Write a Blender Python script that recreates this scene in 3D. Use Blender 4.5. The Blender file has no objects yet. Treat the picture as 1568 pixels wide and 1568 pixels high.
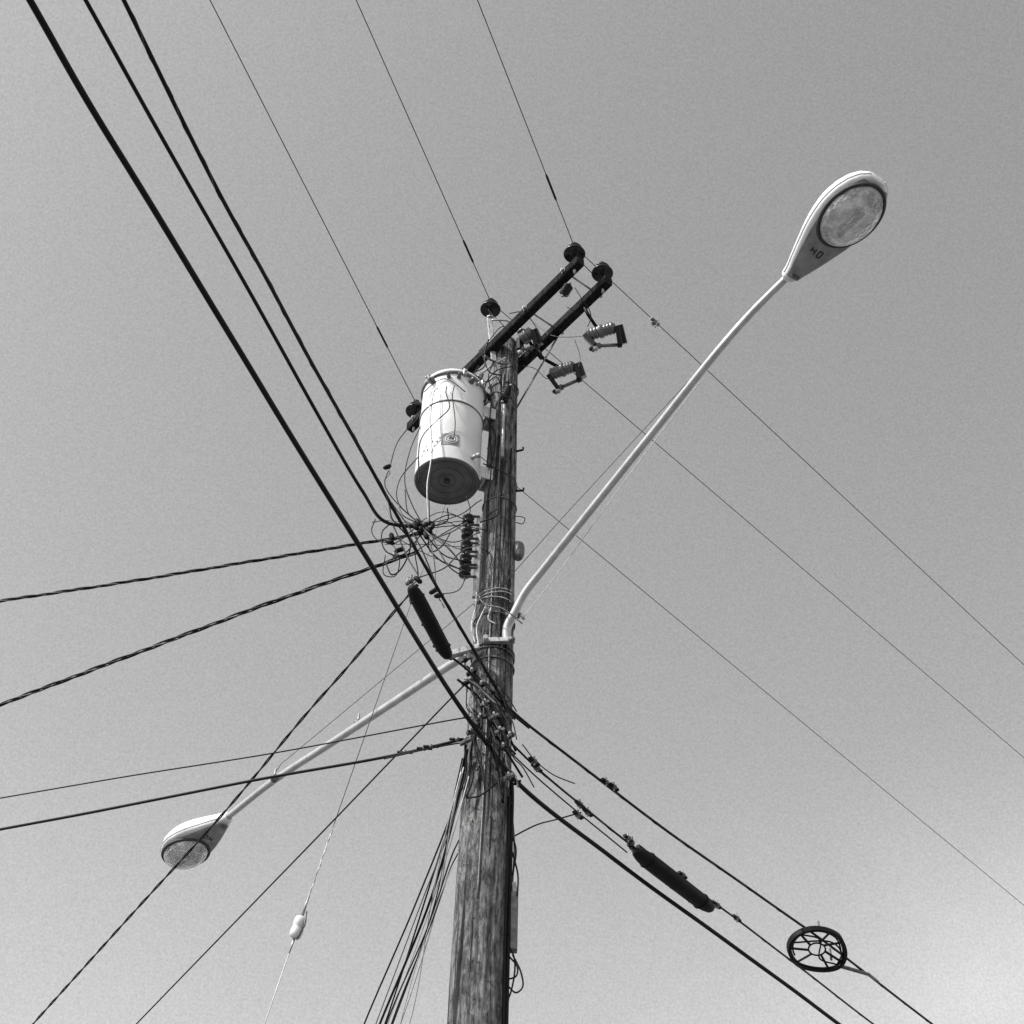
import bpy, bmesh, math, random
from mathutils import Vector, Matrix, noise
random.seed(7)
scene=bpy.context.scene
V=Vector
# ---------------------------------------------------------------- survey frame
EYE=V((0,0,1.6)); FPX=2277.0; C=784.0
PITCH=45.0; ROLL=2.1
MR=Matrix.Rotation(math.radians(90+PITCH),3,'X')@Matrix.Rotation(math.radians(ROLL),3,'Z')
def ray(a,b): return MR@V((a-C,C-b,-FPX))
def YP(a,b,Y):
    d=ray(a,b); return EYE+d*(Y/d.y)
def ZP(a,b,Z):
    d=ray(a,b); return EYE+d*((Z-1.6)/d.z)
PY=8.0
PX=YP(757,950,PY).x
# ---------------------------------------------------------------- materials
def new_mat(name,base,rough=0.6,metal=0.0,var=0.25,scale=8.0,bump=0.0,bscale=60,spec=0.5):
    m=bpy.data.materials.new(name); m.use_nodes=True
    nt=m.node_tree; N=nt.nodes; L=nt.links
    b=N['Principled BSDF']
    b.inputs['Roughness'].default_value=rough; b.inputs['Metallic'].default_value=metal
    b.inputs['Specular IOR Level'].default_value=spec
    tc=N.new('ShaderNodeTexCoord'); nz=N.new('ShaderNodeTexNoise'); nz.inputs['Scale'].default_value=scale
    nz.inputs['Detail'].default_value=6
    L.new(tc.outputs['Object'],nz.inputs['Vector'])
    mr=N.new('ShaderNodeMapRange'); mr.inputs[1].default_value=0.3; mr.inputs[2].default_value=0.7
    mr.inputs[3].default_value=base*(1-var); mr.inputs[4].default_value=min(1,base*(1+var))
    L.new(nz.outputs['Fac'],mr.inputs[0]); L.new(mr.outputs[0],b.inputs['Base Color'])
    if bump>0:
        n2=N.new('ShaderNodeTexNoise'); n2.inputs['Scale'].default_value=bscale; n2.inputs['Detail'].default_value=4
        L.new(tc.outputs['Object'],n2.inputs['Vector'])
        bp=N.new('ShaderNodeBump'); bp.inputs['Strength'].default_value=bump; bp.inputs['Distance'].default_value=0.01
        L.new(n2.outputs['Fac'],bp.inputs['Height']); L.new(bp.outputs[0],b.inputs['Normal'])
    return m
def wood_mat(name,lo,hi,sc=1.0):
    m=bpy.data.materials.new(name); m.use_nodes=True
    nt=m.node_tree; N=nt.nodes; L=nt.links; b=N['Principled BSDF']
    b.inputs['Roughness'].default_value=0.9; b.inputs['Specular IOR Level'].default_value=0.15
    tc=N.new('ShaderNodeTexCoord')
    def nz(scale,detail,rough=0.6,dist=0.0):
        mp=N.new('ShaderNodeMapping'); mp.inputs['Scale'].default_value=scale
        n=N.new('ShaderNodeTexNoise'); n.inputs['Scale'].default_value=1; n.inputs['Detail'].default_value=detail
        n.inputs['Roughness'].default_value=rough; n.inputs['Distortion'].default_value=dist
        L.new(tc.outputs['Object'],mp.inputs['Vector']); L.new(mp.outputs[0],n.inputs['Vector']); return n
    def rng(src,a,b_,c,d):
        r=N.new('ShaderNodeMapRange'); r.inputs[1].default_value=a; r.inputs[2].default_value=b_
        r.inputs[3].default_value=c; r.inputs[4].default_value=d; L.new(src,r.inputs[0]); return r.outputs[0]
    def mul(a,b_):
        x=N.new('ShaderNodeMath'); x.operation='MULTIPLY'; L.new(a,x.inputs[0]); L.new(b_,x.inputs[1]); return x.outputs[0]
    grain=nz((52*sc,52*sc,6*sc),10,0.8,0.5)
    blotch=nz((8,8,4.5),8,0.75)
    crack=nz((21*sc,21*sc,0.8*sc),5,0.6,1.0)
    fleck=nz((34,34,11),7,0.8)
    base=rng(grain.outputs['Fac'],0.32,0.68,lo,hi)
    c1=rng(blotch.outputs['Fac'],0.35,0.64,0.4,1.3)
    ck=rng(crack.outputs['Fac'],0.37,0.44,0.12,1.0)
    fl=rng(fleck.outputs['Fac'],0.34,0.50,0.22,1.0)
    col=mul(mul(mul(base,c1),ck),fl)
    L.new(col,b.inputs['Base Color'])
    h=mul(mul(ck,fl),rng(grain.outputs['Fac'],0.2,0.8,0.3,1.0))
    bp=N.new('ShaderNodeBump'); bp.inputs['Strength'].default_value=1.0; bp.inputs['Distance'].default_value=0.03
    L.new(h,bp.inputs['Height']); L.new(bp.outputs[0],b.inputs['Normal'])
    return m
WOOD=wood_mat('weathered_pole_wood',0.07,0.42)
ARMW=wood_mat('creosoted_arm_wood',0.008,0.040)
STEEL=new_mat('galvanised_steel',0.30,0.5,0.55,0.3,20,0.15)
ALU=new_mat('arm_aluminium',0.38,0.42,0.45,0.14,12,0.06)
BLACK=new_mat('black_cable_jacket',0.006,0.6,0,0.3,15,spec=0.15)
BARE=new_mat('weathered_line_wire',0.035,0.5,0.3,0.3,15)
PORC=new_mat('brown_porcelain',0.010,0.25,0,0.3,10,spec=0.3)
GPORC=new_mat('grey_porcelain',0.10,0.3,0,0.25,10)
WHITE=new_mat('tank_paint',0.54,0.42,0,0.12,5,0.05,30)
LAMPP=new_mat('lamp_housing_paint',0.58,0.4,0,0.14,9,0.05,40)
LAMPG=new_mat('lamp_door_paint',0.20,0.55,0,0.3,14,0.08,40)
DARKB=new_mat('tank_base_shaded_paint',0.085,0.6,0,0.35,9,0.1,40)  # tank underside: its shadow is put into the colour, darker than the sides
RING=new_mat('tank_base_ring',0.055,0.6,0,0.2,9)
LABEL=new_mat('warning_label',0.2,0.5,0,0.2,40)
INK=new_mat('stencil_ink',0.03,0.7,0,0.2,40)
LWIRE=new_mat('pale_wire_insulation',0.45,0.5,0,0.2,20)
MID=new_mat('grey_fittings',0.10,0.5,0.3,0.4,30,0.2)
def glass_mat():
    m=bpy.data.materials.new('prismatic_glass'); m.use_nodes=True
    nt=m.node_tree; N=nt.nodes; L=nt.links; b=N['Principled BSDF']
    b.inputs['Roughness'].default_value=0.08; b.inputs['Transmission Weight'].default_value=0.75
    b.inputs['IOR'].default_value=1.45
    tc=N.new('ShaderNodeTexCoord'); n=N.new('ShaderNodeTexNoise'); n.inputs['Scale'].default_value=10; n.inputs['Detail'].default_value=8
    n.inputs['Roughness'].default_value=.7
    L.new(tc.outputs['Object'],n.inputs['Vector'])
    r=N.new('ShaderNodeMapRange'); r.inputs[1].default_value=0.40; r.inputs[2].default_value=0.60; r.inputs[3].default_value=0.4; r.inputs[4].default_value=1.0
    L.new(n.outputs['Fac'],r.inputs[0]); L.new(r.outputs[0],b.inputs['Base Color'])
    v=N.new('ShaderNodeTexVoronoi'); v.inputs['Scale'].default_value=42
    L.new(tc.outputs['Object'],v.inputs['Vector'])
    bp=N.new('ShaderNodeBump'); bp.inputs['Strength'].default_value=0.8; bp.inputs['Distance'].default_value=0.010
    L.new(v.outputs['Distance'],bp.inputs['Height']); L.new(bp.outputs[0],b.inputs['Normal'])
    return m
GLASS=glass_mat()
REFL=new_mat('lamp_reflector',0.95,0.2,0.6,0.03,10,0.5,16)
# ---------------------------------------------------------------- mesh builder
class MB:
    def __init__(s): s.v=[];s.f=[];s.m=[];s.sm=[];s.mats=[]
    def mi(s,mat):
        if mat not in s.mats: s.mats.append(mat)
        return s.mats.index(mat)
    def face(s,idx,mat,smooth=True):
        s.f.append(idx); s.m.append(s.mi(mat)); s.sm.append(smooth)
    def rings(s,rings,mat,caps=(True,True),closed=True,smooth=True):
        n=len(rings[0]); b=len(s.v)
        for r in rings: s.v.extend([tuple(p) for p in r])
        for i in range(len(rings)-1):
            for j in range(n if closed else n-1):
                k=(j+1)%n
                s.face([b+i*n+j,b+i*n+k,b+(i+1)*n+k,b+(i+1)*n+j],mat,smooth)
        if caps[0]: s.face([b+j for j in range(n)][::-1],mat,False)
        if caps[1]: s.face([b+(len(rings)-1)*n+j for j in range(n)],mat,False)
    def tube(s,pts,r,mat,n=8,caps=True):
        fr=frames(pts); R=[]
        for i,(p,(u,w)) in enumerate(zip(pts,fr)):
            rr=r[i] if isinstance(r,(list,tuple)) else r
            R.append([p+(u*math.cos(2*math.pi*k/n)+w*math.sin(2*math.pi*k/n))*rr for k in range(n)])
        s.rings(R,mat,(caps,caps))
    def lathe(s,prof,o,ax,mat,n=24,caps=(True,True)):
        q=[prof[0]]
        for (r0,h0),(r1,h1) in zip(prof,prof[1:]):
            l=math.hypot(r1-r0,h1-h0)
            if l>.05:
                for t in (.004/l,1-.004/l): q.append((r0+(r1-r0)*t,h0+(h1-h0)*t))
            q.append((r1,h1))
        prof=q
        ax=ax.normalized(); u=ax.orthogonal().normalized(); w=ax.cross(u)
        R=[[o+ax*h+(u*math.cos(2*math.pi*k/n)+w*math.sin(2*math.pi*k/n))*r for k in range(n)] for r,h in prof]
        s.rings(R,mat,caps)
    def beam(s,a,b,wd,ht,mat,up=V((0,0,1)),ch=0.12):
        d=(b-a).normalized(); sd=d.cross(up).normalized(); u=sd.cross(d).normalized()
        cx=wd/2; cy=ht/2; c=min(wd,ht)*ch
        pr=[(cx-c,-cy),(cx,-cy+c),(cx,cy-c),(cx-c,cy),(-cx+c,cy),(-cx,cy-c),(-cx,-cy+c),(-cx+c,-cy)]
        s.rings([[p+sd*x+u*y for x,y in pr] for p in (a,b)],mat,smooth=False)
    def ball(s,o,r,mat,sc=(1,1,1),n=12):
        R=[]
        for i in range(1,n//2):
            t=math.pi*i/(n//2)
            R.append([o+V((r*sc[0]*math.sin(t)*math.cos(2*math.pi*k/n),r*sc[1]*math.sin(t)*math.sin(2*math.pi*k/n),r*sc[2]*math.cos(t))) for k in range(n)])
        s.rings(R,mat)
    def build(s,name,parent=None):
        me=bpy.data.meshes.new(name); me.from_pydata(s.v,[],s.f)
        for m in s.mats: me.materials.append(m)
        me.polygons.foreach_set('material_index',s.m); me.polygons.foreach_set('use_smooth',s.sm)
        me.update()
        bm=bmesh.new(); bm.from_mesh(me); bmesh.ops.recalc_face_normals(bm,faces=bm.faces[:]); bm.to_mesh(me); bm.free()
        o=bpy.data.objects.new(name,me); scene.collection.objects.link(o)
        if parent: o.parent=parent
        return o
def frames(pts):
    out=[]; u=None
    for i in range(len(pts)):
        t=(pts[min(i+1,len(pts)-1)]-pts[max(i-1,0)])
        if t.length<1e-9: t=V((0,0,1))
        t.normalize()
        if u is None: u=t.orthogonal().normalized()
        else:
            u=u-t*u.dot(t)
            if u.length<1e-6: u=t.orthogonal()
            u.normalize()
        out.append((u,t.cross(u)))
    return out
def spline(P,sub=8):
    """centripetal Catmull-Rom"""
    if len(P)<3: return [P[0].lerp(P[1],i/sub) for i in range(sub+1)]
    Q=[P[0]*2-P[1]]+list(P)+[P[-1]*2-P[-2]]; out=[]
    for i in range(1,len(Q)-2):
        a,b,c,d=Q[i-1:i+3]
        t0=0; t1=t0+max(1e-4,(b-a).length**.5); t2=t1+max(1e-4,(c-b).length**.5); t3=t2+max(1e-4,(d-c).length**.5)
        for k in range(sub):
            t=t1+(t2-t1)*k/sub
            A1=a*((t1-t)/(t1-t0))+b*((t-t0)/(t1-t0)); A2=b*((t2-t)/(t2-t1))+c*((t-t1)/(t2-t1)); A3=c*((t3-t)/(t3-t2))+d*((t-t2)/(t3-t2))
            B1=A1*((t2-t)/(t2-t0))+A2*((t-t0)/(t2-t0)); B2=A2*((t3-t)/(t3-t1))+A3*((t-t1)/(t3-t1))
            out.append(B1*((t2-t)/(t2-t1))+B2*((t-t1)/(t2-t1)))
    out.append(P[-1].copy()); return out
def resample(P,step):
    L=[0]
    for i in range(1,len(P)): L.append(L[-1]+(P[i]-P[i-1]).length)
    n=max(2,int(L[-1]/step)); out=[]; j=0
    for i in range(n+1):
        s=L[-1]*i/n
        while j<len(L)-2 and L[j+1]<s: j+=1
        t=(s-L[j])/max(1e-9,L[j+1]-L[j]); out.append(P[j].lerp(P[j+1],t))
    return out
def helix(P,R,pitch,ph,step=0.03):
    Q=resample(P,step); fr=frames(Q); out=[]
    L=0
    for i,(p,(u,w)) in enumerate(zip(Q,fr)):
        if i: L+=(Q[i]-Q[i-1]).length
        a=2*math.pi*L/pitch+ph
        out.append(p+(u*math.cos(a)+w*math.sin(a))*R)
    return out
def ext(P,start=0,end=0):
    P=list(P)
    if start: P=[P[0]+(P[0]-P[1]).normalized()*start]+P
    if end: P=P+[P[-1]+(P[-1]-P[-2]).normalized()*end]
    return P
def empty(name):
    e=bpy.data.objects.new(name,None); scene.collection.objects.link(e); return e
UP=V((0,0,1))
# ---------------------------------------------------------------- utility pole
POLE=empty('utility_pole')
TOPZ=11.62
RT=[(0,.19),(5.5,.165),(6.88,.157),(8.2,.141),(11,.108),(11.7,.095)]
def prad(z):
    for (a,ra),(b,rb) in zip(RT,RT[1:]):
        if z<=b: return ra+(rb-ra)*(z-a)/(b-a)
    return RT[-1][1]
mb=MB(); R=[]; nz=460; ns=110
for i in range(nz+1):
    z=TOPZ*i/nz; r0=prad(z); ring=[]
    for k in range(ns):
        a=2*math.pi*k/ns
        q=V((math.cos(a)*2.0,math.sin(a)*2.0,z*0.7)); q2=V((math.cos(a)*10,math.sin(a)*10,z*1.1)); q3=V((math.cos(a)*22,math.sin(a)*22,z*3.5))
        cr=max(0,noise.noise(q2)-.20)
        r=r0*(1+0.05*noise.noise(q)+0.02*noise.noise(q2)+.018*noise.noise(q3)-.32*cr)
        ring.append(V((PX+r*math.cos(a),PY+r*math.sin(a),z)))
    R.append(ring)
mb.rings(R,WOOD); mb.build('wood_shaft',POLE)
def on_pole(az,z,off=0.0):
    """az: 0 = toward camera, -90 = left, 90 = right"""
    a=math.radians(az); r=prad(z)+off
    return V((PX+math.sin(a)*r,PY-math.cos(a)*r,z))
# crossarms
AZ=11.48
A1=ZP(889,399,AZ); A0=ZP(628,655,AZ)
ad=(A1-A0).normalized(); perp=V((-ad.y,ad.x,0)).normalized()
if perp.y<0: perp=-perp
B0=A0+perp*0.30; B1=A1+perp*0.30
mb=MB(); mb.beam(A0,A1,.075,.095,ARMW); mb.build('crossarm_front',POLE)
mb=MB(); mb.beam(B0,B1,.075,.095,ARMW); mb.build('crossarm_back',POLE)
mb=MB()
for t in (0.05,0.30,0.72,0.93):
    p=A0.lerp(A1,t); mb.tube([p-perp*.07,p+perp*.37],.008,STEEL,6)
    for q in (p-perp*.043,p+perp*.343): mb.beam(q-perp*.003,q+perp*.003,.045,.045,MID)
    mb.tube([p-perp*.065,p-perp*.046],.015,STEEL,6); mb.tube([p+perp*.346,p+perp*.365],.015,STEEL,6)
mid=V((PX,PY,AZ))
for ofs,t,zz in ((.345,.70,.62),(.345,.34,.62),(-.045,.36,.60)):
    p=A0.lerp(A1,t)+perp*ofs-UP*.02
    q=mid-UP*zz+perp*(prad(11)+.01 if ofs>0 else -prad(11)-.01)
    mb.beam(p,q,.007,.03,MID,up=ad)
mb.build('arm_braces',POLE)
INS=[(.013,-.02),(.013,.115),(.040,.115),(.045,.125),(.086,.112),(.090,.122),(.078,.145),(.052,.165),(.050,.175),(.066,.180),(.062,.195),(.036,.21),(.028,.222),(.034,.236),(.030,.25),(.012,.256)]
def pin_ins(base,name,ax=UP):
    mb=MB(); mb.tube([base-ax*.14,base+ax*.12],.011,STEEL,8)
    mb.lathe(INS,base,ax,PORC,28); mb.tube([base-ax*.01,base+ax*.004],.03,STEEL,12)
    mb.build(name,POLE); return base+ax*.225
I_R=pin_ins(A1-ad*.075+UP*.05,'pin_insulator_1')
I_RB=pin_ins(B1-ad*.075+UP*.05,'pin_insulator_2')
I_L=pin_ins(A0+ad*.06+UP*.05,'pin_insulator_3')
pt=YP(751,474,7.9)-UP*.12
I_T=pin_ins(pt,'pin_insulator_4')
mb=MB()
ptop=on_pole(-60,11.55,.015)
mb.beam(ptop-UP*.25,pt-UP*.05,.045,.03,STEEL,up=V((0,-1,0)))
mb.beam(pt-UP*.06,pt+UP*.02,.05,.03,STEEL,up=V((0,-1,0)))
mb.tube([on_pole(-60,11.45),on_pole(-60,11.45,.05)],.014,STEEL,6)
mb.build('pole_top_bracket',POLE)
# ---------------------------------------------------------------- primary wires
def thin(name,pts,r=.0042,mat=BARE,sleeve=None,n=6):
    mb=MB(); mb.tube(pts,r,mat,n)
    if sleeve:
        a,b=sleeve; mb.tube([a,a.lerp(b,.1),a.lerp(b,.9),b],[.004,.0095,.0095,.004],BLACK,8)
    return mb.build(name)
def span(a,b,e,sag=0.0,n=24):
    d=(b-a); L=d.length; f=a+d*((L+e)/L); out=[]
    for i in range(n+1):
        t=i/n; p=a.lerp(f,t); p.z-=sag*4*t*(1-t); out.append(p)
    return out
for (ins,b,s) in ((I_R,(730,-3),((843,310),(829,268))),(I_T,(544,-3),((717,405),(703,368))),(I_L,(320,-3),((586,535),(571,500)))):
    B=ZP(b[0],b[1],ins.z+.03); P=span(ins,B,14)
    d=(B-ins).normalized()
    def near(px,py):
        q=ZP(px,py,ins.z+.01); return ins+d*(q-ins).dot(d)
    thin('primary_wire',P,sleeve=(near(*s[0]),near(*s[1])))
for i,(ins,b) in enumerate(((I_R,(1570,1020)),(I_T,(1570,1162)),(I_L,(1570,1388)))):
    B=ZP(b[0],b[1],ins.z-.15); P=span(ins,B,25); thin('primary_wire',P,.0036)
    if i==0:
        d=(B-ins).normalized(); q=ins+d*1.02
        mbx=MB(); mbx.tube([q-d*.05,q+d*.05],.016,MID,8); mbx.tube([q-UP*.05-d*.02,q+UP*.01+d*.01],.019,MID,8); mbx.tube([q+V((.03,0,.03)),q-UP*.08],.008,STEEL,6); mbx.build('wire_clamp')
# ---------------------------------------------------------------- fuse cutouts
def cutout(pa,pb,ta,tb,root,za=11.2):
    mb=MB(); a=ZP(*pa,za); b=ZP(*pb,za+.03); d=b-a; L=d.length; prof=[(.03,0)]
    n=8
    for i in range(n):
        h=L*(.06+.88*i/n); prof+= [(.046,h),(.054,h+L*.035),(.054,h+L*.055),(.047,h+L*.09)]
    prof+=[(.03,L)]
    mb.lathe(prof,a,d,GPORC,24)
    mb.lathe([(.050,L*.42),(.058,L*.43),(.058,L*.57),(.050,L*.58)],a,d,GPORC,20)
    t0=ZP(*ta,za-.10); t1=ZP(*tb,za-.08); e=(t1-t0)
    mb.tube([t0,t1],.015,MID,10); mb.tube([t0-e*.05,t0+e*.2],.026,MID,10); mb.tube([t1-e*.12,t1+e*.06],.024,PORC,10)
    mb.beam(a-d*.05,t0,.08,.035,PORC,up=d); mb.beam(b+d*.06,t1,.095,.04,PORC,up=d)
    mb.beam(b+d*.12+UP*.01,t1+e*.14+UP*.01,.06,.06,PORC,up=d)
    mb.tube([t0-UP*.01,t0-UP*.055-d*.1],.012,MID,6); mb.ball(t0-UP*.03,.024,STEEL); mb.ball(t0-UP*.02-d*.15,.020,PORC)
    m=(a+b)/2
    mb.tube(spline([root,root+V((.03,.0,-.10)),m+V((-.02,.04,.08)),m],6),.015,BLACK,8)
    mb.build('fuse_cutout')
Bz=lambda t: B0.lerp(B1,t)
cutout((898,514),(943,501),(912,530),(950,528),Bz(.87)-UP*.05)
cutout((842,574),(881,560),(855,595),(888,581),Bz(.62)-UP*.05)
cutout((797,520),(816,508),(797,536),(823,530),Bz(.60)+perp*.02,11.35)
def arrester(a,b,name='lightning_arrester'):
    d=b-a; L=d.length; mb=MB(); prof=[(.02,0)]
    for i in range(5):
        h=L*(.1+.8*i/5); prof+=[(.024,h),(.042,h+L*.05),(.042,h+L*.08),(.024,h+L*.13)]
    prof+=[(.018,L)]; mb.lathe(prof,a,d,PORC,16); mb.tube([a-d*.12,a],.012,STEEL,8); mb.tube([b,b+d*.14],.01,STEEL,8)
    mb.build(name)
arrester(ZP(862,452,11.3),ZP(872,436,11.4))
arrester(YP(770,614,7.85),YP(781,592,7.85))
arrester(YP(806,524,7.9),YP(798,506,7.9))
# ---------------------------------------------------------------- transformer
TB=YP(684,738,7.85); TH=1.065; TR=.248
mb=MB(); o=TB
mb.lathe([(TR-.012,.0),(TR,.012),(TR,TH*.62),(TR+.007,TH*.625),(TR+.007,TH*.64),(TR,TH*.645),(TR,TH*.93),(TR+.010,TH*.935),(TR+.014,TH*.955),(TR+.010,TH*.975),(TR*.96,TH*.985),(TR*.75,TH*1.0),(TR*.35,TH*1.015),(.01,TH*1.02)],o,UP,WHITE,64,(False,True))
mb.lathe([(TR+.004,TH*.614),(TR+.008,TH*.618),(TR+.008,TH*.622),(TR+.004,TH*.626)],o,UP,MID,64,(False,False))
mb.lathe([(TR+.012,TH*.925),(TR+.018,TH*.93),(TR+.018,TH*.945),(TR+.012,TH*.948)],o,UP,MID,64,(False,False))
mb.lathe([(TR-.012,.0),(TR-.014,.012),(TR-.02,.016),(.01,.016)],o,UP,DARKB,64,(False,True))
mb.lathe([(TR-.008,-.003),(TR-.001,.002),(TR+.002,.010),(TR-.002,.016)],o,UP,MID,64,(False,False))
for rr in (.20,.135,.07):
    mb.lathe([(rr,.0145),(rr-.003,.012),(rr-.006,.0145)],o,UP,RING,48,(False,False))
mb.lathe([(.022,.014),(.022,-.006),(.012,-.012)],o,UP,INK,16)
toP=(V((PX,PY,0))-V((o.x,o.y,0))).normalized(); sd=V((-toP.y,toP.x,0))
for hh in (.14,.80):
    for s in (-1,1):
        c=o+UP*(TH*hh)+toP*(TR*.85)+sd*(.07*s)
        mb.beam(c,c+toP*.13,.012,.12,WHITE)
    c=o+UP*(TH*hh)+toP*(TR+.04); mb.beam(c-sd*.08,c+sd*.08,.012,.09,WHITE)
    mb.tube([c-sd*.0,c+toP*.14],.014,STEEL,8)
for az in (-50,20,60,100):
    a=math.radians(az); rd=V((math.sin(a),-math.cos(a),0)); c=o+rd*(TR+.018)+UP*TH*.945
    mb.beam(c-UP*.03,c+UP*.035,.03,.02,STEEL,up=rd); mb.tube([c,c+rd*.03],.009,STEEL,6)
for i,az in enumerate((-40,-8,10,34)):
    a=math.radians(az); rd=V((math.sin(a),-math.cos(a),0)); c=o+rd*(TR-.002)+UP*TH*.885
    k=1.0 if i in (0,3) else .7
    mb.lathe([(.022*k,0),(.026*k,.012),(.018*k,.02),(.022*k,.035),(.012*k,.06)],c,rd,GPORC,14)
def bushing(base,ax,L=.26):
    prof=[(.03,0)]
    for i in range(5):
        h=L*(.08+.8*i/5); prof+=[(.028,h),(.046,h+L*.04),(.046,h+L*.07),(.026,h+L*.12)]
    prof+=[(.016,L),(.016,L*1.14)]
    mb.lathe(prof,base,ax,GPORC if L>.2 else PORC,18)
lid=o+UP*TH*.99
bushing(lid+V((.15,.04,.0)),V((.25,-.05,1)),.24)
bushing(lid+V((-.02,.16,.0)),V((-.1,.2,1)),.15)
mb.tube([o+V((TR*.7,.1,TH*.95)),o+V((TR*.7+.05,.1,TH*1.08))],.03,PORC,12)
def patch(az0,az1,z0,z1,mat,off):
    R=[]
    for zz in (z0,z1):
        R.append([o+V((math.sin(math.radians(az0+(az1-az0)*k/10))*(TR+off),-math.cos(math.radians(az0+(az1-az0)*k/10))*(TR+off),zz)) for k in range(11)])
    mb.rings(R,mat,(False,False),False)
patch(-12,20,.150,.275,LABEL,.003)
def oring(w,h,r,mat,n=24):
    mb.tube([o+V((math.sin(math.radians(6+w*math.cos(t)))*(TR+.005),-math.cos(math.radians(6+w*math.cos(t)))*(TR+.005),.212+h*math.sin(t))) for t in [2*math.pi*i/n for i in range(n+1)]],r,mat,6)
oring(10,.042,.004,WHITE); oring(6,.022,.005,WHITE)
for i in range(9):
    az=-52+i*4.4; zz=.10+.03*(i%3)+.008*i; patch(az,az+2.6,zz,zz+.022,INK if i%2 else LABEL,.003)
c=o+V((TR*.75,-TR*.66,.10)); mb.tube([c,c+V((.04,-.035,0))],.016,STEEL,8); mb.ball(c+V((.05,-.04,-.01)),.022,STEEL)
c=o+V((TR*.75,-TR*.66,TH*.90)); mb.tube([c,c+V((.03,-.025,0))],.014,STEEL,8)
mb.build('pole_transformer')
# ---------------------------------------------------------------- jumper wires
def jump(mb,pts,r=.005,mat=BLACK,sub=8): mb.tube(spline(pts,sub),r,mat,6)
mb=MB()
def J(pts,Y,r=.005,mat=BLACK):
    jump(mb,[YP(p[0],p[1],(p[2] if len(p)>2 else Y)) for p in pts],r,mat)
J([(668,592,7.60),(662,596,7.57),(657,630,7.55),(660,700,7.52),(654,745,7.5),(656,800,7.55)],7.5,.0045,LWIRE)
J([(672,594,7.60),(666,598,7.57),(660,632,7.55),(662,700,7.52),(657,745,7.5),(658,800,7.55)],7.5,.0035)
J([(684,592,7.58),(683,602,7.55),(688,625,7.54),(668,645,7.55),(645,672,7.58),(641,740,7.66)],7.5,.0045)
J([(696,590,7.58),(693,605,7.54),(697,650,7.54),(694,672,7.56),(690,668,7.58)],7.5,.0038)
J([(672,578,7.7),(690,572,7.65),(712,571,7.65),(733,578,7.7),(740,590,7.75)],7.5,.006)
J([(650,600,7.66),(663,588,7.62),(680,580,7.6),(700,590,7.58),(712,600,7.58)],7.5,.0045)
J([(640,640,7.9),(610,675,7.8),(597,715,7.7),(590,745,7.6),(612,775,7.6),(640,800,7.6)],7.7,.0042)
J([(650,640,7.8),(628,690,7.7),(620,740,7.6),(632,775,7.6),(650,808,7.6)],7.7,.0042)
J([(640,700,7.7),(612,735,7.65),(610,770,7.6),(640,800,7.6)],7.7,.004)
J([(736,535,7.8),(742,560,7.8),(720,572,7.75),(700,575,7.7)],7.8,.005)
J([(655,622,7.8),(636,616,7.9),(628,625,8.0)],7.8,.005)
J([(733,538,7.85),(750,520,7.8),(770,500,7.8),(790,508,7.8),(815,505,7.85)],7.8,.004)
J([(740,600,7.9),(748,580,7.8),(765,565,7.8),(785,560,7.8),(800,530,7.85)],7.8,.005)
J([(735,620,7.8),(760,600,7.8),(780,610,7.8),(785,590,7.8)],7.8,.005)
J([(745,640,7.8),(758,665,7.85),(757,690,7.86),(748,720,7.86)],7.8,.005)
J([(800,560,7.9),(820,565,7.8),(838,580,7.8),(850,575,7.8)],7.8,.003)
J([(812,490,7.9),(850,515,7.7),(890,515,7.6),(905,512,7.5)],7.8,.003,BARE)
J([(880,520,7.5),(888,545,7.6),(886,562,7.6)],7.6,.0025,BARE)
J([(890,460,7.3),(900,470,7.3),(905,485,7.3),(900,500,7.3)],7.3,.004)
J([(780,480,7.8),(800,478,7.8),(820,500,7.8),(826,530,7.8),(812,555,7.8)],7.8,.0045)
J([(741,462,7.88),(752,480,7.85),(772,500,7.8),(790,530,7.85)],7.8,.004)
J([(880,440,7.1),(890,460,7.15),(880,475,7.2),(868,470,7.2)],7.1,.003)
J([(885,395,6.95),(900,412,7.0),(918,428,7.1)],7.0,.004)
J([(753,490,7.8),(778,492,7.8),(786,505,7.85)],7.8,.010,STEEL)
J([(722,585,7.8),(750,562,7.8),(775,548,7.85)],7.8,.009,STEEL)
J([(742,545,7.75),(755,553,7.8),(772,558,7.85)],7.8,.010,MID)
J([(733,560,7.8),(728,575,7.75),(745,585,7.8),(760,577,7.8),(768,590,7.85)],7.8,.005)
J([(748,520,7.8),(742,545,7.8),(750,570,7.8),(768,575,7.85)],7.8,.006)
J([(790,575,7.85),(782,600,7.84),(790,640,7.86),(786,660,7.88)],7.8,.004)
J([(758,552,7.8),(748,575,7.8),(752,600,7.84),(750,650,7.86),(752,720,7.84),(745,780,7.82),(747,850,7.8)],7.8,.005)
mb.build('jumper_wires')
mb=MB()
for (py,az) in ((697,70),(755,80),(1205,80)):
    z=YP(790,py,PY).z; a=on_pole(az,z,-.02); b=on_pole(az,z,.06); mb.tube([a,b,b+UP*.025],.009,BLACK,8)
z=YP(790,848,PY).z; c=on_pole(75,z,.03); mb.lathe([(.025,-.09),(.04,-.07),(.046,-.04),(.046,.03),(.036,.06),(.02,.075)],c,UP,MID,16)
for py in (600,780):
    z=YP(780,py,PY).z
    ring=[on_pole(a,z,.006) for a in range(0,361,15)]; mb.tube(ring,.005,MID,6)
mb.tube([on_pole(-8+2*math.sin(z*2),z,.006) for z in [6.2+.1*i for i in range(50)]],.006,MID,6)
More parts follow.
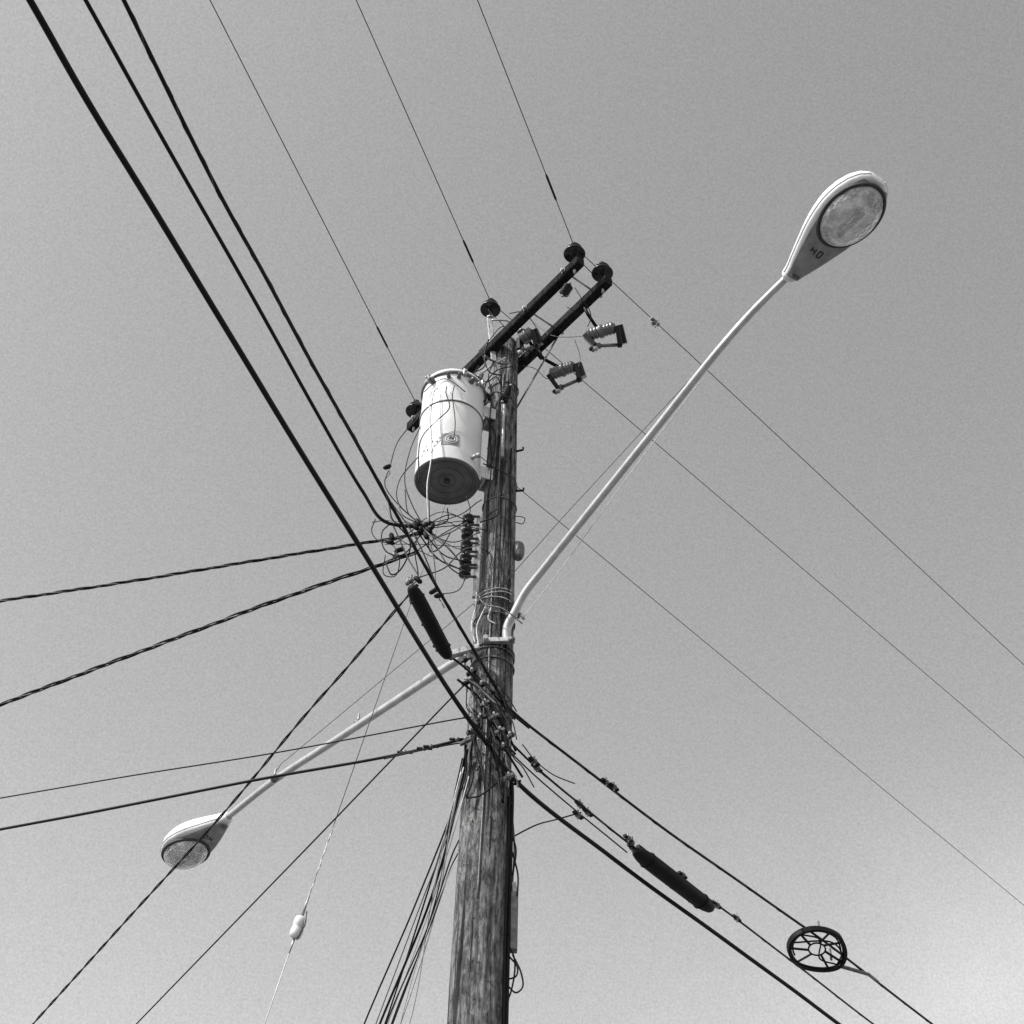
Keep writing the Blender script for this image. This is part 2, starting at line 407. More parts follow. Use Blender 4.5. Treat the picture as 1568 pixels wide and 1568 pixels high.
mb.tube([on_pole(38+3*math.sin(z*3),z,.008) for z in [6.9+.1*i for i in range(34)]],.008,BLACK,8)
mb.tube([YP(772,620,7.82),YP(769,700,7.82)],.012,STEEL,8)
mb.build('pole_fittings',POLE)
# ---------------------------------------------------------------- secondary rack
mb=MB()
a=YP(735,792,7.86); b=YP(731,915,7.86); a.y=b.y; b.x=a.x
mb.beam(a,b,.045,.03,STEEL,up=V((0,-1,0)))
RK=[]
for i,py in enumerate((797,818,838,858,876)):
    c=YP(717,py,7.84); c.x=a.x-.085; RK.append(c)
    mb.lathe([(.026,-.036),(.044,-.032),(.045,-.022),(.024,-.010),(.022,.0),(.024,.010),(.045,.022),(.044,.032),(.026,.036)],c,UP,PORC,20)
    mb.beam(c+UP*.043,V((a.x,c.y,c.z+.043)),.025,.005,MID)
    mb.beam(c-UP*.043,V((a.x,c.y,c.z-.043)),.025,.005,MID)
mb.tube([V((a.x-.085,RK[0].y,RK[0].z+.07)),V((a.x-.085,RK[0].y,RK[-1].z-.08))],.007,STEEL,6)
mb.build('secondary_rack',POLE)
# ---------------------------------------------------------------- cables
def zat(py,Y=7.78): return YP(757,py,Y).z
def lashed(name,pts,r,mess=None,lash=True,mat=BLACK,start=0,end=0,n=10):
    P=spline(ext(pts,start,end),14); mb=MB()
    Q=[p+V((noise.noise(p*1.1)*.004,noise.noise(p*1.1+V((9,1,3)))*.004,noise.noise(p*1.3+V((3,7,1)))*.004)) for p in P]
    mb.tube(Q,r,mat,n)
    if mess: mb.tube([p+UP*(r+mess*.6) for p in Q],mess,BLACK,6)
    if lash: mb.tube(helix(Q,r+.001,.38,0,.04),.0015,MID,4)
    return mb.build(name)
zc=zat(1138,7.74)
lashed('trunk_cable',[ZP(46,0,zc+.03),ZP(128,145,zc+.02),ZP(215,288,zc),ZP(368,540,zc-.02),ZP(560,852,zc-.02),YP(700,1076,7.45),YP(745,1138,7.70),YP(790,1196,8.0),ZP(930,1308,zc-.05),ZP(1190,1498,zc-.02),ZP(1290,1572,zc)],.0150,None,False,start=6,end=25,n=12)
zs=zat(840,7.6)
lashed('secondary_cable',[ZP(130,-2,zs+.1),ZP(240,196,zs+.05),ZP(357,402,zs),ZP(480,622,zs-.02),ZP(555,752,zs-.02),YP(592,800,7.5),YP(640,808,7.6)],.0122,None,False,start=6)
zt=zat(1000,7.7)
lashed('messenger_cable',[ZP(188,-2,zt+.1),ZP(290,206,zt+.05),ZP(350,322,zt+.02),ZP(402,415,zt),ZP(480,560,zt),ZP(560,704,zt),ZP(600,776,zt-.02),ZP(655,874,zt-.03),YP(722,990,7.55),YP(772,1075,7.80)],.0110,.003,True,start=6)
mb=MB(); mb.tube(spline([ZP(340,303,zt+.01),ZP(378,372,zt-.03),ZP(407,424,zt-.03),ZP(470,542,zt-.01),ZP(560,704,zt-.01)],8),.005,BLACK,6); mb.build('messenger_cable_tail')
z1=zat(1078,7.8); z2=zat(1130,7.8)
SA=[YP(765,1070,7.80),YP(800,1103,8.02),ZP(880,1165,z1),ZP(1025,1275,z1-.04),ZP(1228,1418,z1-.06),ZP(1310,1478,z1-.06),ZP(1432,1572,z1-.05)]
lashed('strand_cable',SA,.0080,.004,True,end=25)
SB=[YP(752,1105,7.75),YP(785,1140,7.95),ZP(822,1176,z2),ZP(895,1237,z2-.02),ZP(965,1293,z2-.03),ZP(1040,1345,z2-.03),ZP(1130,1410,z2-.04),ZP(1342,1572,z2)]
lashed('strand_cable',SB,.0060,.0035,True,end=25)
SC=[YP(750,1120,7.74),YP(790,1160,8.0),ZP(822,1190,z2-.05),ZP(895,1252,z2-.05),ZP(960,1305,z2-.05)]
lashed('strand_cable',SC,.005,None,False)
thin('drop_wire',spline([on_pole(85,zat(1285,8)),ZP(815,1266,6.85),ZP(855,1254,z2-.1),ZP(890,1244,z2-.03)],8),.005,BLACK)
def closure(name,a,b,r):
    mb=MB(); d=b-a; L=d.length; dn=d.normalized(); u=dn.cross(UP).normalized(); w=u.cross(dn)
    prof=[(0,.35),(.03,.65),(.08,.85),(.16,1.0),(.3,1.02),(.5,1.0),(.52,1.03),(.55,1.0),(.85,.97),(.93,.8),(.98,.6),(1,.35)]
    R=[[a+d*t+(u*math.cos(2*math.pi*k/28)*r*s*(1.0)+w*math.sin(2*math.pi*k/28)*r*s*.82) for k in range(28)] for t,s in prof]
    mb.rings(R,BLACK)
    for t in (.16,.85):
        mb.tube([a+d*t+(u*math.cos(x)*r*1.02+w*math.sin(x)*r*.84) for x in [2*math.pi*k/20 for k in range(21)]],.004,BLACK,6)
    mb.beam(a+w*r*.8+d*.04,b+w*r*.8-d*.04,.03,.03,BLACK)
    for t in (.2,.5,.8):
        mb.tube([a+d*t-u*r*.95,a+d*t-u*r*1.15],.010,BLACK,8)
    for t in (-.03,1.03):
        c=a+d*t+w*r*.7; mb.ball(c,.020,MID); mb.tube([c,c+UP*.05],.008,MID,8)
    return mb.build(name)
closure('splice_closure',ZP(629,897,zt-.10),YP(687,1008,7.42),.050)
closure('splice_closure',ZP(972,1302,z2-.07),ZP(1090,1393,z2-.09),.064)
mb=MB()
for (x,y,z) in ((822,1176,z2),(818,1166,z2),(888,1232,z2),(900,1244,z2),(962,1284,z2-.02),(968,1298,z2-.02),(1098,1386,z2-.03),(1128,1406,z2-.03),(940,1205,z1),(928,1198,z1),(885,1248,z2-.08),(1045,1340,z2-.03)):
    c=ZP(x,y,z); mb.ball(c,.020,MID,(1.2,1.2,.9)); mb.tube([c-UP*.03,c+UP*.04],.007,STEEL,6); mb.beam(c-V((.03,.04,0)),c+V((.03,.04,0)),.026,.018,BLACK)
mb.build('strand_clamps')
# ---------------------------------------------------------------- snowshoe storage
c=ZP(1253,1455,z1-.12); sdx=(SA[-1]-SA[-2]).normalized(); h=V((sdx.y,-sdx.x,0)).normalized()
w=(h*.96+UP*.28).normalized()
mb=MB(); NN=48
def sp(t,k=1.0): return c+sdx*(.32*k*math.cos(t))+w*(.205*k*math.sin(t)*(1-.22*max(0,math.cos(t))))
ring=[sp(2*math.pi*i/NN) for i in range(NN+1)]
nrm=sdx.cross(w).normalized()
R=[]
for p in ring[:-1]:
    rd=(p-c).normalized()
    R.append([p+rd*.010+nrm*.020,p+rd*.010-nrm*.020,p-rd*.010-nrm*.020,p-rd*.010+nrm*.020])
R.append(R[0]); mb.rings(R,BLACK,(False,False),True,False)
mb.tube([c+(p-c)*.92 for p in ring],.008,BLACK,8)
mb.tube([c+(p-c)*.96+nrm*.015 for p in ring],.009,BLACK,8)
mb.tube([c+(p-c)*.84-nrm*.01 for p in ring[6:34]],.007,BLACK,8)
inner=[c-sdx*.02+sdx*(.09*math.cos(2*math.pi*i/20))+w*(.06*math.sin(2*math.pi*i/20)) for i in range(21)]
mb.tube(inner,.007,BLACK,6)
for k in range(7):
    t=2*math.pi*(k+.3)/7+.15*math.sin(k*2.3)
    mb.beam(c-sdx*.02+sdx*.09*math.cos(t+.2)+w*.06*math.sin(t+.2),sp(t,.97),.018,.011,BLACK,up=nrm)
mb.tube(spline([c+sdx*.29,c+sdx*.10-w*.05,c-sdx*.1+w*.08,c-sdx*.28+w*.02],8),.007,BLACK,6)
mb.tube(spline([c-sdx*.26-w*.08,c+w*.12,c+sdx*.2+w*.10,c+sdx*.29],8),.007,BLACK,6)
mb.tube([c-sdx*.2+w*.14,c-sdx*.2+w*.14+UP*.08],.008,MID,6); mb.tube([c+sdx*.2,c+sdx*.2+UP*.10],.01,MID,6)
mb.tube([c+sdx*.31,ZP(1330,1492,z1-.07),ZP(1345,1503,z1-.06)],[.016,.014,.008],MID,8)
mb.build('cable_storage_bracket')
# ---------------------------------------------------------------- service drops
def twisted(name,pts,R=.0075,r=.0062,pitch=.36,n=3,end=12,mats=(BLACK,BLACK,BARE)):
    P=spline(ext(pts,0,end),10); mb=MB()
    for k in range(n): mb.tube(helix(P,R,pitch,2*math.pi*k/n,.035),r*(1 if k<2 else .75),mats[k],6)
    return mb.build(name)
twisted('service_drop',[YP(640,818,7.7),YP(585,827,7.75),ZP(400,857,8.85),ZP(200,890,8.75),ZP(-5,921,8.7)],pitch=.42)
twisted('service_drop',[YP(640,845,7.65),YP(575,867,7.75),ZP(430,917,8.6),ZP(230,992,8.5),ZP(-5,1081,8.45)],R=.010,r=.0075,pitch=.62)
twisted('service_drop',[YP(640,895,7.65),YP(606,934,7.75),ZP(530,1024,8.3),ZP(470,1092,8.2),ZP(345,1242,8.0),ZP(200,1402,7.8),ZP(45,1574,7.6)],R=.006,r=.0055,pitch=.5,n=2)
thin('drop_wire',spline([YP(715,1045,7.8),ZP(690,1070,7.6),ZP(512,1255,7.3),ZP(205,1572,7.0),ZP(-100,1890,6.7)],8),.0055,BLACK)
thin('drop_wire',spline([YP(722,1098,7.82),ZP(700,1101,7.45),ZP(420,1153,7.35),ZP(200,1188,7.3),ZP(-5,1223,7.3),ZP(-400,1290,7.3)],8),.0048,BLACK)
P=[YP(718,1130,7.82),YP(700,1134,7.8),ZP(600,1157,7.25),ZP(385,1196,7.15),ZP(190,1234,7.1),ZP(-5,1271,7.1),ZP(-400,1345,7.1)]
lashed('drop_cable',P,.0095,None,False)
thin('drop_wire',spline([YP(716,1136,7.8),YP(690,1140,7.8),ZP(640,1150,7.2),ZP(588,1162,7.2)],8),.005,BLACK)
mb=MB()
for (x,y) in ((660,1143),(650,1146),(700,1132),(620,1152)):
    c=ZP(x,y,7.27); mb.ball(c,.016,MID); mb.tube([c-V((.05,0,.0)),c+V((.05,0,0))],.010,BLACK,6)
mb.build('drop_wire_clamp')
mb=MB(); mw=MB()
for i,(sx,mx,ex,mt,r) in enumerate([(714,640,556,BLACK,.006),(716,660,580,BLACK,.0085),(712,652,588,BLACK,.006),(708,668,600,BLACK,.005),(716,648,574,MID,.004),(710,672,612,LWIRE,.0045),(706,662,626,LWIRE,.004),(718,664,592,LWIRE,.004)]):
    y0=1140+i*7; Ye=9.6+.12*i
    P=spline([YP(sx,y0,7.86),YP(sx-12-i,y0+70,7.95),YP(mx,1375,8.7),YP(ex,1572,Ye),YP(ex-75,1770,Ye+1.5),YP(ex-120,1900,Ye+3.2)],10)
    (mw if mt is LWIRE else mb).tube(P,r,mt,6)
for (sx,sy,mx,my,ex,mt,r) in [(702,1290,655,1420,590,BLACK,.0055),(700,1310,662,1410,598,BLACK,.005),(698,1318,640,1470,612,LWIRE,.0032)]:
    P=spline([on_pole(-85,zat(sy,8)),YP(sx-8,sy+15,8.0),YP(mx,my,8.7),YP(ex,1572,9.4),YP(ex-60,1800,11)],10)
    (mw if mt is LWIRE else mb).tube(P,r,mt,6)
mb.build('house_drop_bundle'); mw.build('house_drop_bundle')
# ---------------------------------------------------------------- guy wire with strain insulator
ga=YP(742,600,8.0); gb=YP(403,1574,9.2); gd=(gb-ga)
mb=MB(); gg=ga+gd*((ga.z-0.0)/(ga.z-gb.z))
def gp(py):
    lo,hi=0.,1.
    for _ in range(40):
        t=(lo+hi)/2; q=MR.transposed()@(ga.lerp(gb,t)-EYE); yy=C-(q.y/-q.z)*FPX
        if yy<py: lo=t
        else: hi=t
    return ga.lerp(gb,lo)
i0=gp(1403); i1=gp(1437); g2=gp(1262)
mb.tube([ga,g2],.0032,MID,6); mb.tube(helix([g2,gp(1375)],.004,.12,0,.02),.0045,LWIRE,5); mb.tube([g2,i0],.004,LWIRE,6)
mb.tube([gp(1370),i0],[.006,.012],STEEL,6)
mb.tube([i1,gb,gg],.0045,LWIRE,6); mb.tube([i1,gp(1460)],[.01,.005],STEEL,6)
gn=gd.normalized(); L=(i1-i0).length
mb.lathe([(.02,0),(.038,.01),(.043,.03),(.043,L*.40),(.039,L*.46),(.039,L*.54),(.043,L*.6),(.043,L-.03),(.038,L-.01),(.02,L)],i0,gn,WHITE,18)
mb.tube([i0+V((.03,-.03,.02)),i0+gn*L*.5+V((.045,-.03,0)),i1+V((.02,-.02,-.02))],.007,MID,6)
mb.build('guy_wire')
# ---------------------------------------------------------------- street lamps
def lamp(name,armpts,armr,neck,dirv,extra):
    root=empty(name); mb=MB()
    P=spline(armpts,8); n=len(P)
    mb.tube(P,[armr[0]+(armr[1]-armr[0])*i/(n-1) for i in range(n)],ALU,20)
    mb.build('arm',root)
    ax=dirv.normalized(); sdv=ax.cross(UP).normalized(); up=sdv.cross(ax).normalized()
    L=.84
    ST=[(-.02,.030,.030,-.034),(.0,.046,.046,-.046),(.06,.055,.06,-.052),(.15,.082,.075,-.056),(.28,.120,.10,-.060),(.42,.158,.125,-.063),(.55,.182,.14,-.066),(.66,.190,.142,-.066),(.78,.180,.130,-.064),(.88,.152,.105,-.060),(.95,.112,.075,-.054),(.99,.065,.04,-.045),(1.0,.03,.01,-.03)]
    def loop(t,w,tp,bt,n=48):
        pts=[]
        for k in range(n):
            a=2*math.pi*k/n; ca,sa=math.cos(a),math.sin(a)
            x=w*math.copysign(abs(ca)**.8,ca)
            zz=(tp*abs(sa)**.95 if sa>=0 else -abs(bt)*abs(sa)**.55)
            pts.append(neck+ax*(t*L)+sdv*x+up*zz)
        return pts
    A=spline([V((s[1],s[2],s[3])) for s in ST],5); T=[]
    for i in range(len(ST)-1):
        for k in range(5): T.append(ST[i][0]+(ST[i+1][0]-ST[i][0])*k/5)
    T.append(1.0)
    S=[(t,a.x,a.y,a.z) for t,a in zip(T,A)]
    mb=MB(); mb.rings([loop(*s) for s in S],LAMPP); mb.build('housing',root)
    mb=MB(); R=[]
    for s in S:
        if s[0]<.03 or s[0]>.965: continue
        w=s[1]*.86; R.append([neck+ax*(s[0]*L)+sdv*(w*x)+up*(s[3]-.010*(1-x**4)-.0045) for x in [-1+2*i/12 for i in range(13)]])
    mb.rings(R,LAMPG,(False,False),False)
    for sgn in (-1,1):
        mb.tube([neck+ax*(s[0]*L)+sdv*(sgn*(s[1]+.001))+up*(-.012) for s in S if .02<s[0]<.995],.005,LAMPP,6)
    mb.beam(neck+ax*.055+up*(-.07)-sdv*.03,neck+ax*.055+up*(-.07)+sdv*.03,.02,.014,MID)
    mb.tube([neck+ax*(.955*L)-up*.02,neck+ax*(.955*L)-up*.085],.012,MID,8)
    mb.build('door',root)
    lc=neck+ax*(.685*L)-up*.078; la,lb,ld=.222,.165,.095
    mb=MB(); NR=48
    mb.tube([lc+ax*(la*1.04)*math.cos(2*math.pi*k/NR)+sdv*(lb*1.05)*math.sin(2*math.pi*k/NR) for k in range(NR+1)],.013,INK,8)
    mb.build('lens_ring',root)
    mb=MB(); R=[]
    for i in range(15):
        f=math.pi/2*i/14; rr=math.cos(f)**.75 if i<14 else 0.02; hh=math.sin(f)
        R.append([lc+ax*(la*rr)*math.cos(2*math.pi*k/NR)+sdv*(lb*rr)*math.sin(2*math.pi*k/NR)-up*(ld*hh) for k in range(NR)])
    mb.rings(R,GLASS,(False,True)); mb.build('lens',root)
    mb=MB()
    R=[[lc-up*.004+ax*(la*.97*q)*math.cos(2*math.pi*k/NR)+sdv*(lb*.97*q)*math.sin(2*math.pi*k/NR)-up*.02*(1-q*q) for k in range(NR)] for q in (1,.7,.4,.1)]
    mb.rings(R,REFL,(False,True))
    mb.tube([lc-ax*.12-up*.05,lc+ax*.08-up*.05],[.012,.028],WHITE,12)
    mb.build('reflector',root)
    mb=MB(); o0=neck+ax*(.30*L)-up*.0775
    def seg(x0,y0,x1,y1):
        a=o0-sdv*x0+ax*y0; b=o0-sdv*x1+ax*y1; mb.beam(a,b,.010,.002,INK,up=up)
    k=.03
    seg(-.045,0,-.045,k*1.0); seg(-.045,k*.4,-.015,k*.4); seg(-.015,-.012,-.015,k*1.0)
    seg(.010,-.012,.010,k); seg(.035,-.012,.035,k); seg(.010,-.012,.035,-.012); seg(.010,k,.035,k)
    mb.build('wattage_mark',root)
    extra(root)
    return root
neck=ZP(1206,424,9.38); tip=ZP(1345,270,9.45)
base=YP(776,982,7.86)
arm=[base-UP*.02,base+UP*.1+V((.0,-.03,0)),YP(787,940,7.78),YP(804,908,7.70),YP(832,872,7.56)]
far=ZP(1100,537,9.16)
arm+=[arm[-1].lerp(far,.33),arm[-1].lerp(far,.66),far,ZP(1150,480,9.30),neck]
def exr(root):
    mb=MB()
    z=base.z
    for zz in (z-.02,z+.26):
        mb.tube([on_pole(a,zz,.008) for a in range(0,361,12)],.006,MID,6)
    c=on_pole(10,z-.02,.02); mb.beam(c-V((.08,0,0)),c+V((.12,-.02,0)),.035,.04,STEEL)
    mb.tube([c+V((-.08,-.05,0)),c+V((-.08,.02,0))],.018,STEEL,8); mb.ball(c+V((.10,-.05,-.02)),.024,MID)
    c=YP(785,942,7.80); mb.beam(c-V((.05,0,0)),c+V((.05,0,0)),.035,.035,MID); mb.tube([c+V((.05,-.02,0)),c+V((.08,-.02,-.05))],.011,STEEL,6)
    mb.build('clamp',root)
    mb=MB()
    mb.tube([on_pole(10,YP(760,900,7.85).z),YP(862,795,7.35)+UP*.02,ZP(1065,572,9.2),neck-UP*.02+V((-.05,.03,0))],.003,MID,5)
    mb.tube(spline([YP(800,947,7.78),YP(845,890,7.55),ZP(980,705,8.95),ZP(1072,585,9.1)],6),.003,LWIRE,5)
    mb.tube(spline([YP(730,905,7.8),YP(742,925,7.75),YP(770,932,7.7),YP(800,955,7.72)],6),.005,MID,5)
    mb.build('stay_wire',root)
lamp('street_lamp',arm,(.032,.024),neck,tip-neck,exr)
neck2=ZP(349,1251,8.42); tip2=ZP(252,1318,8.40)
b2=YP(722,1000,7.86)
arm2=[b2,YP(700,1012,7.95)]
far2=ZP(420,1195,8.36); arm2+=[arm2[-1].lerp(far2,.3),arm2[-1].lerp(far2,.7),far2,neck2]
def exl(root):
    mb=MB()
    mb.beam(b2+V((-.14,0,-.02)),b2+V((.05,-.02,.04)),.045,.05,STEEL)
    for zz in (b2.z-.03,b2.z+.06): mb.tube([on_pole(a,zz,.008) for a in range(0,361,12)],.006,MID,6)
    for (x,y) in ((548,1108),(420,1192)):
        c=ZP(x,y,8.33); mb.ball(c,.034,MID); mb.tube([c,c+UP*.09],.009,STEEL,6)
    mb.build('clamp',root)
    mb=MB(); mb.tube([on_pole(-40,YP(722,912,7.9).z),ZP(560,1062,8.65),ZP(430,1170,8.48),ZP(420,1186,8.40)],.0032,MID,5)
    mb.build('stay_wire',root)
lamp('street_lamp',arm2,(.031,.027),neck2,(tip2-neck2),exl)
# ---------------------------------------------------------------- tangle of secondary jumpers
mb=MB()
T=[[(575,795),(569,812),(585,830),(610,825),(640,806)],[(600,800),(585,815),(592,845),(615,850),(650,812)],
[(640,800),(665,822),(690,815),(715,800)],[(655,808),(690,800),(715,797)],[(650,812),(690,830),(735,815)],
[(645,808),(680,850),(716,860)],[(640,815),(670,855),(716,876)],[(660,815),(700,840),(740,832)],
[(600,835),(625,820),(655,810),(700,805),(745,812)],[(610,770),(618,790),(650,805)],[(595,770),(605,800),(640,805)],
[(590,850),(588,880),(605,882),(612,860),(600,830)],[(570,800),(590,797),(620,800),(660,815)],
[(690,815),(678,835),(660,845),(655,820)],[(716,838),(700,850),(680,870),(640,885),(625,895)],
[(715,880),(700,905),(672,910)],[(640,810),(636,850),(640,885),(625,900)],[(655,815),(665,860),(668,905),(680,930)],
[(735,800),(760,790),(762,780),(745,790)],[(735,820),(752,835),(742,855),(735,850)],[(738,840),(752,850),(750,870)],
[(600,770),(640,830),(672,905)],[(588,775),(600,800),(625,855),(640,880)],[(714,760),(720,780),(716,797)],
[(785,790),(803,793),(800,802),(790,800)],[(685,778),(686,795),(670,805)],[(740,710),(765,720),(788,735),(792,752)],
[(590,715),(597,725),(588,735)],[(620,750),(628,790),(655,800),(700,790),(730,770),(738,765)],
[(660,820),(690,870),(715,885)],[(605,800),(628,830),(615,870),(600,880),(590,860)]]
for i,pts in enumerate(T):
    Yb=7.55+.02*(i%7)
    P=[YP(x,y,Yb+.04*math.sin(k*2+i)) for k,(x,y) in enumerate(pts)]
    if pts[-1][0]>730 or pts[0][0]>730: P=[YP(x,y,7.8 if x>720 else 7.65) for x,y in pts]
    if pts[0][0]>780: P=[YP(x,y,8.0) for x,y in pts]
    mb.tube(spline(P,8),[.0040,.0048,.0055,.0035][i%4],[BLACK,BLACK,MID,BLACK,BARE][i%5],6)
rk=[(715,797),(716,818),(715,838),(715,858),(716,876)]; hub=[(645,805),(600,830),(655,815),(620,800),(630,850)]
for i in range(8):
    a=random.choice(hub); b=random.choice(rk); m=((a[0]+b[0])/2+random.uniform(-15,15),(a[1]+b[1])/2+random.uniform(-20,20))
    a=(a[0]+random.uniform(-12,12),a[1]+random.uniform(-10,10))
    mb.tube(spline([YP(*a,7.6),YP(*m,7.55+random.random()*.15),YP(*b,7.82)],10),random.choice([.003,.004,.003]),random.choice([BLACK,BLACK,MID]),6)
for (x,y) in ((640,800),(648,806),(656,812),(643,812),(652,820),(636,806),(662,806),(655,802),(646,816),(597,830),(604,850),(612,842),(593,715),(664,905),(672,912),(625,890),(640,888),(600,822)):
    c=YP(x,y,7.58+random.uniform(-.03,.05)); dd=V((random.uniform(-1,1),random.uniform(-.3,.3),random.uniform(-1,1))).normalized()*.035
    mb.tube([c-dd,c-dd*.6,c+dd*.6,c+dd],[.010,.018,.018,.010],random.choice([BLACK,BLACK,MID]),8)
mb.build('secondary_jumpers')
mb=MB()
for i in range(3):
    z0=zat(920+i*5,8); ph=random.random()*6
    mb.tube([on_pole(a,z0+.03*math.sin(math.radians(a)+ph),.008+.008*random.random()) for a in range(-90,60,10)],.004,LWIRE,6)
for pts in ([(730,905),(728,930),(722,960),(728,985)],[(745,925),(738,940),(730,960),(733,990)],[(752,930),(748,948),(758,955)]):
    mb.tube(spline([YP(x,y,7.82) for x,y in pts],8),.005,LWIRE,6)
mb.build('tie_wraps')
mb=MB()
for i in range(24):
    x=random.uniform(705,782); y=random.uniform(1005,1130)+max(0,(x-730))*0.6
    P=[YP(x,y,7.72)]
    for k in range(3):
        P.append(P[-1]+V((random.uniform(.01,.08),random.uniform(-.02,.02),random.uniform(-.16,-.02))))
    mb.tube(spline(P,6),random.choice([.004,.006,.008]),random.choice([BLACK,BLACK,BLACK,MID]),6)
for (x,y) in ((712,1010),(722,1030),(737,1050),(742,1078),(756,1098),(765,1120),(715,1045),(735,1100),(722,1120),(770,1145),(778,1190),(712,1136),(780,1128)):
    c=YP(x,y,7.74); s=random.choice([.016,.022]); mb.ball(c,s,random.choice([MID,MID,BLACK])); mb.tube([c-V((0,.05,0)),c+V((0,.1,0))],.008,STEEL,6)
    mb.beam(c-V((.03,0,.02)),c+V((.03,0,.02)),.03,.02,random.choice([BLACK,MID]))
Q=lambda pts,r,mt=BLACK: mb.tube(spline([YP(p[0],p[1],p[2] if len(p)>2 else 7.76) for p in pts],8),r,mt,8)
Q([(690,1005,7.6),(720,1030,7.7),(740,1060),(765,1100),(790,1150,7.9)],.008)
Q([(700,1040,7.7),(725,1060),(742,1082),(750,1110),(775,1150,7.85),(800,1190,8.0)],.008)
Q([(715,1020),(745,1050),(775,1085,7.85),(810,1115,8.02)],.007)
Q([(725,1130),(720,1160,7.82),(724,1190,7.82),(714,1220,7.82)],.007)
Q([(712,1135),(714,1180,7.82),(706,1210,7.85)],.006)
Q([(714,1222,7.84),(735,1218,7.78),(765,1195,7.78)],.006)
Q([(722,1085),(740,1098),(775,1100,7.84),(785,1100,7.95)],.007)
Q([(735,1070),(737,1100),(728,1130),(737,1165),(730,1180)],.006)
Q([(758,1090),(770,1120),(765,1160),(778,1200,7.85)],.006)
Q([(800,1140,8.1),(820,1165,8.1),(845,1185,8.15),(880,1200,8.3)],.004)
mb.build('attachment_hardware',POLE)
mb=MB()
def rp(az,py,off=.0): return on_pole(az,YP(775,py,PY).z,off)
mb.tube(spline([rp(80,1195,.0),rp(78,1215,.01),rp(74,1300,.012),rp(76,1400,.01),rp(72,1480,.012),rp(74,1700,.012)],8),.014,BLACK,8)
mb.tube(spline([rp(62,1230,.008),rp(64,1300,.008),rp(60,1420,.008),rp(62,1560,.008),rp(62,1800,.008)],8),.008,BLACK,8)
mb.tube(spline([rp(88,1245,.01),rp(86,1300,.03),rp(84,1370,.02)],8),.006,MID,8)
c=rp(85,1370,.035); d=rp(85,1458,.035); mb.beam(c,d,.05,.06,MID,up=V((0,-1,0)))
mb.beam(rp(85,1355,.03),rp(85,1372,.04),.03,.04,STEEL,up=V((0,-1,0)))
for pts in ([(785,1462),(798,1490),(800,1512),(790,1520),(778,1510)],[(780,1465),(792,1480),(790,1495),(776,1500)],[(775,1440),(788,1470),(782,1520),(770,1545)],[(783,1300),(793,1340),(792,1372)],[(780,1270),(790,1300),(785,1340)]):
    mb.tube(spline([YP(x,y,7.95) for x,y in pts],8),.0055,BLACK,6)
for py in (1238,1322,1437,1533):
    mb.beam(rp(66,py,.014),rp(84,py,.016),.010,.012,BLACK)
mb.build('cable_riser',POLE)
mb=MB()
for i in range(70):
    z=random.uniform(5,11.3); az=random.uniform(-85,85); p=on_pole(az,z,-.004); q=on_pole(az,z,.005)
    mb.tube([p,q],.005,random.choice([MID,INK]),6)
mb.build('staples',POLE)
# ---------------------------------------------------------------- ground
def sheet(name,x0,y0,x1,y1,z,mat):
    me=bpy.data.meshes.new(name); me.from_pydata([(x0,y0,z),(x1,y0,z),(x1,y1,z),(x0,y1,z)],[],[(0,1,2,3)]); me.materials.append(mat)
    o=bpy.data.objects.new(name,me); scene.collection.objects.link(o); return o
GR=new_mat('dry_grass_soil',0.14,0.95,0,0.4,3,0.5,30); AS=new_mat('asphalt',0.06,0.9,0,0.3,6,0.4,200); CO=new_mat('concrete',0.3,0.85,0,0.2,4,0.2,60)
sheet('ground',-1500,-1500,1500,1500,-.02,GR)
sheet('pavement',-60,4.5,60,7.2,.0,CO)
sheet('road',-60,-6,60,4.3,-.012,AS)
mb=MB(); mb.beam(V((-60,4.4,-.05)),V((60,4.4,-.05)),.18,.2,CO); mb.build('kerb')
# ---------------------------------------------------------------- light
SAZ=math.radians(57); SEL=math.radians(45)
sdir=V((-math.sin(SAZ)*math.cos(SEL),-math.cos(SAZ)*math.cos(SEL),math.sin(SEL)))
sl=bpy.data.lights.new('sun','SUN'); sl.energy=5.0; sl.angle=math.radians(.53); sl.color=(1,.99,.975)
so=bpy.data.objects.new('sun',sl); scene.collection.objects.link(so)
so.rotation_euler=sdir.to_track_quat('Z','Y').to_euler()
w=bpy.data.worlds.new('World'); scene.world=w; w.use_nodes=True
nt=w.node_tree; N=nt.nodes; L=nt.links; bg=N['Background']
sky=N.new('ShaderNodeTexSky'); sky.sky_type='NISHITA'; sky.sun_disc=False
sky.sun_elevation=SEL; sky.sun_rotation=math.atan2(sdir.x,sdir.y)
sky.air_density=1.0; sky.dust_density=2.0
bw=N.new('ShaderNodeRGBToBW'); L.new(sky.outputs[0],bw.inputs[0])
tc=N.new('ShaderNodeTexCoord')
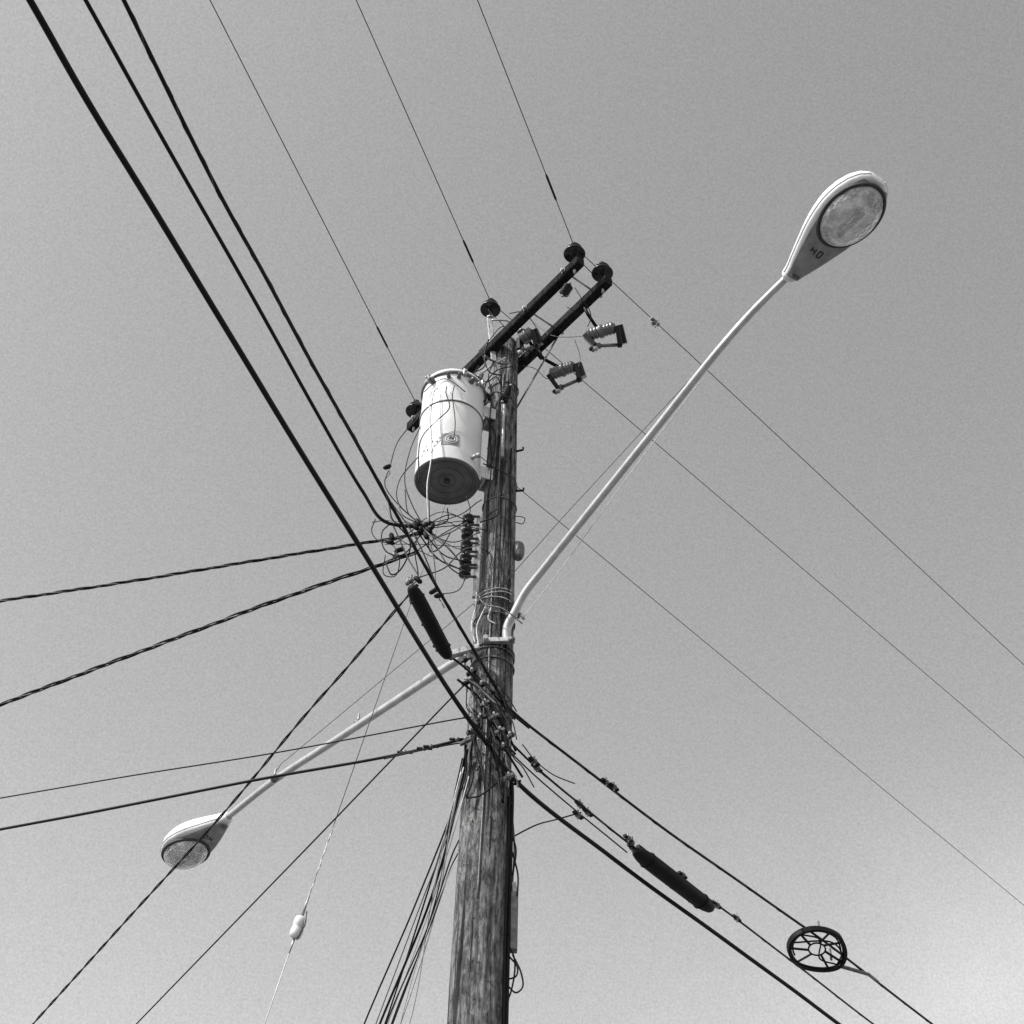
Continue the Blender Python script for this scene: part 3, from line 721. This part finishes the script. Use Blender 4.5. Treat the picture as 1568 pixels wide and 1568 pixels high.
def mr(src,vals,smooth=True):
    r=N.new('ShaderNodeMapRange')
    if smooth: r.interpolation_type='SMOOTHSTEP'
    for i,v in enumerate(vals): r.inputs[i+1].default_value=v
    L.new(src,r.inputs[0]); return r.outputs[0]
def mt(op,a,b):
    m=N.new('ShaderNodeMath'); m.operation=op
    for i,x in enumerate((a,b)):
        if isinstance(x,(int,float)): m.inputs[i].default_value=x
        else: L.new(x,m.inputs[i])
    return m.outputs[0]
# soft cloud bank low in the sky, ahead-right of the viewer, broken up by noise
cl=N.new('ShaderNodeTexNoise'); cl.inputs['Scale'].default_value=4.0; cl.inputs['Detail'].default_value=5; cl.inputs['Roughness'].default_value=.5
L.new(tc.outputs['Generated'],cl.inputs['Vector'])
sep=N.new('ShaderNodeSeparateXYZ'); L.new(tc.outputs['Generated'],sep.inputs[0])
bank=mt('MULTIPLY',mr(sep.outputs['Z'],(.60,.42,0,1)),mr(sep.outputs['X'],(.02,.30,0.15,1)))
cloud=mt('MULTIPLY',mr(cl.outputs['Fac'],(.36,.64,.04,.34)),bank)
haze=mr(sep.outputs['Z'],(.95,.40,1.98,2.22),False)
gr=N.new('ShaderNodeTexNoise'); gr.inputs['Scale'].default_value=700; gr.inputs['Detail'].default_value=1; L.new(tc.outputs['Generated'],gr.inputs['Vector'])
gm=mr(gr.outputs['Fac'],(.25,.75,.90,1.10),False)
out=mt('MULTIPLY',mt('MULTIPLY',mt('MULTIPLY',bw.outputs[0],mt('ADD',cloud,1.0)),haze),gm)
L.new(out,bg.inputs['Color']); bg.inputs['Strength'].default_value=.14
# ---------------------------------------------------------------- camera
cd=bpy.data.cameras.new('camera'); co=bpy.data.objects.new('camera',cd); scene.collection.objects.link(co)
cd.sensor_width=36; cd.angle=2*math.atan(C/FPX); cd.clip_end=4000; cd.clip_start=.05
co.matrix_world=Matrix.Translation(EYE)@MR.to_4x4()
scene.camera=co
scene.view_settings.view_transform='Standard'; scene.view_settings.look='None'; scene.view_settings.exposure=0
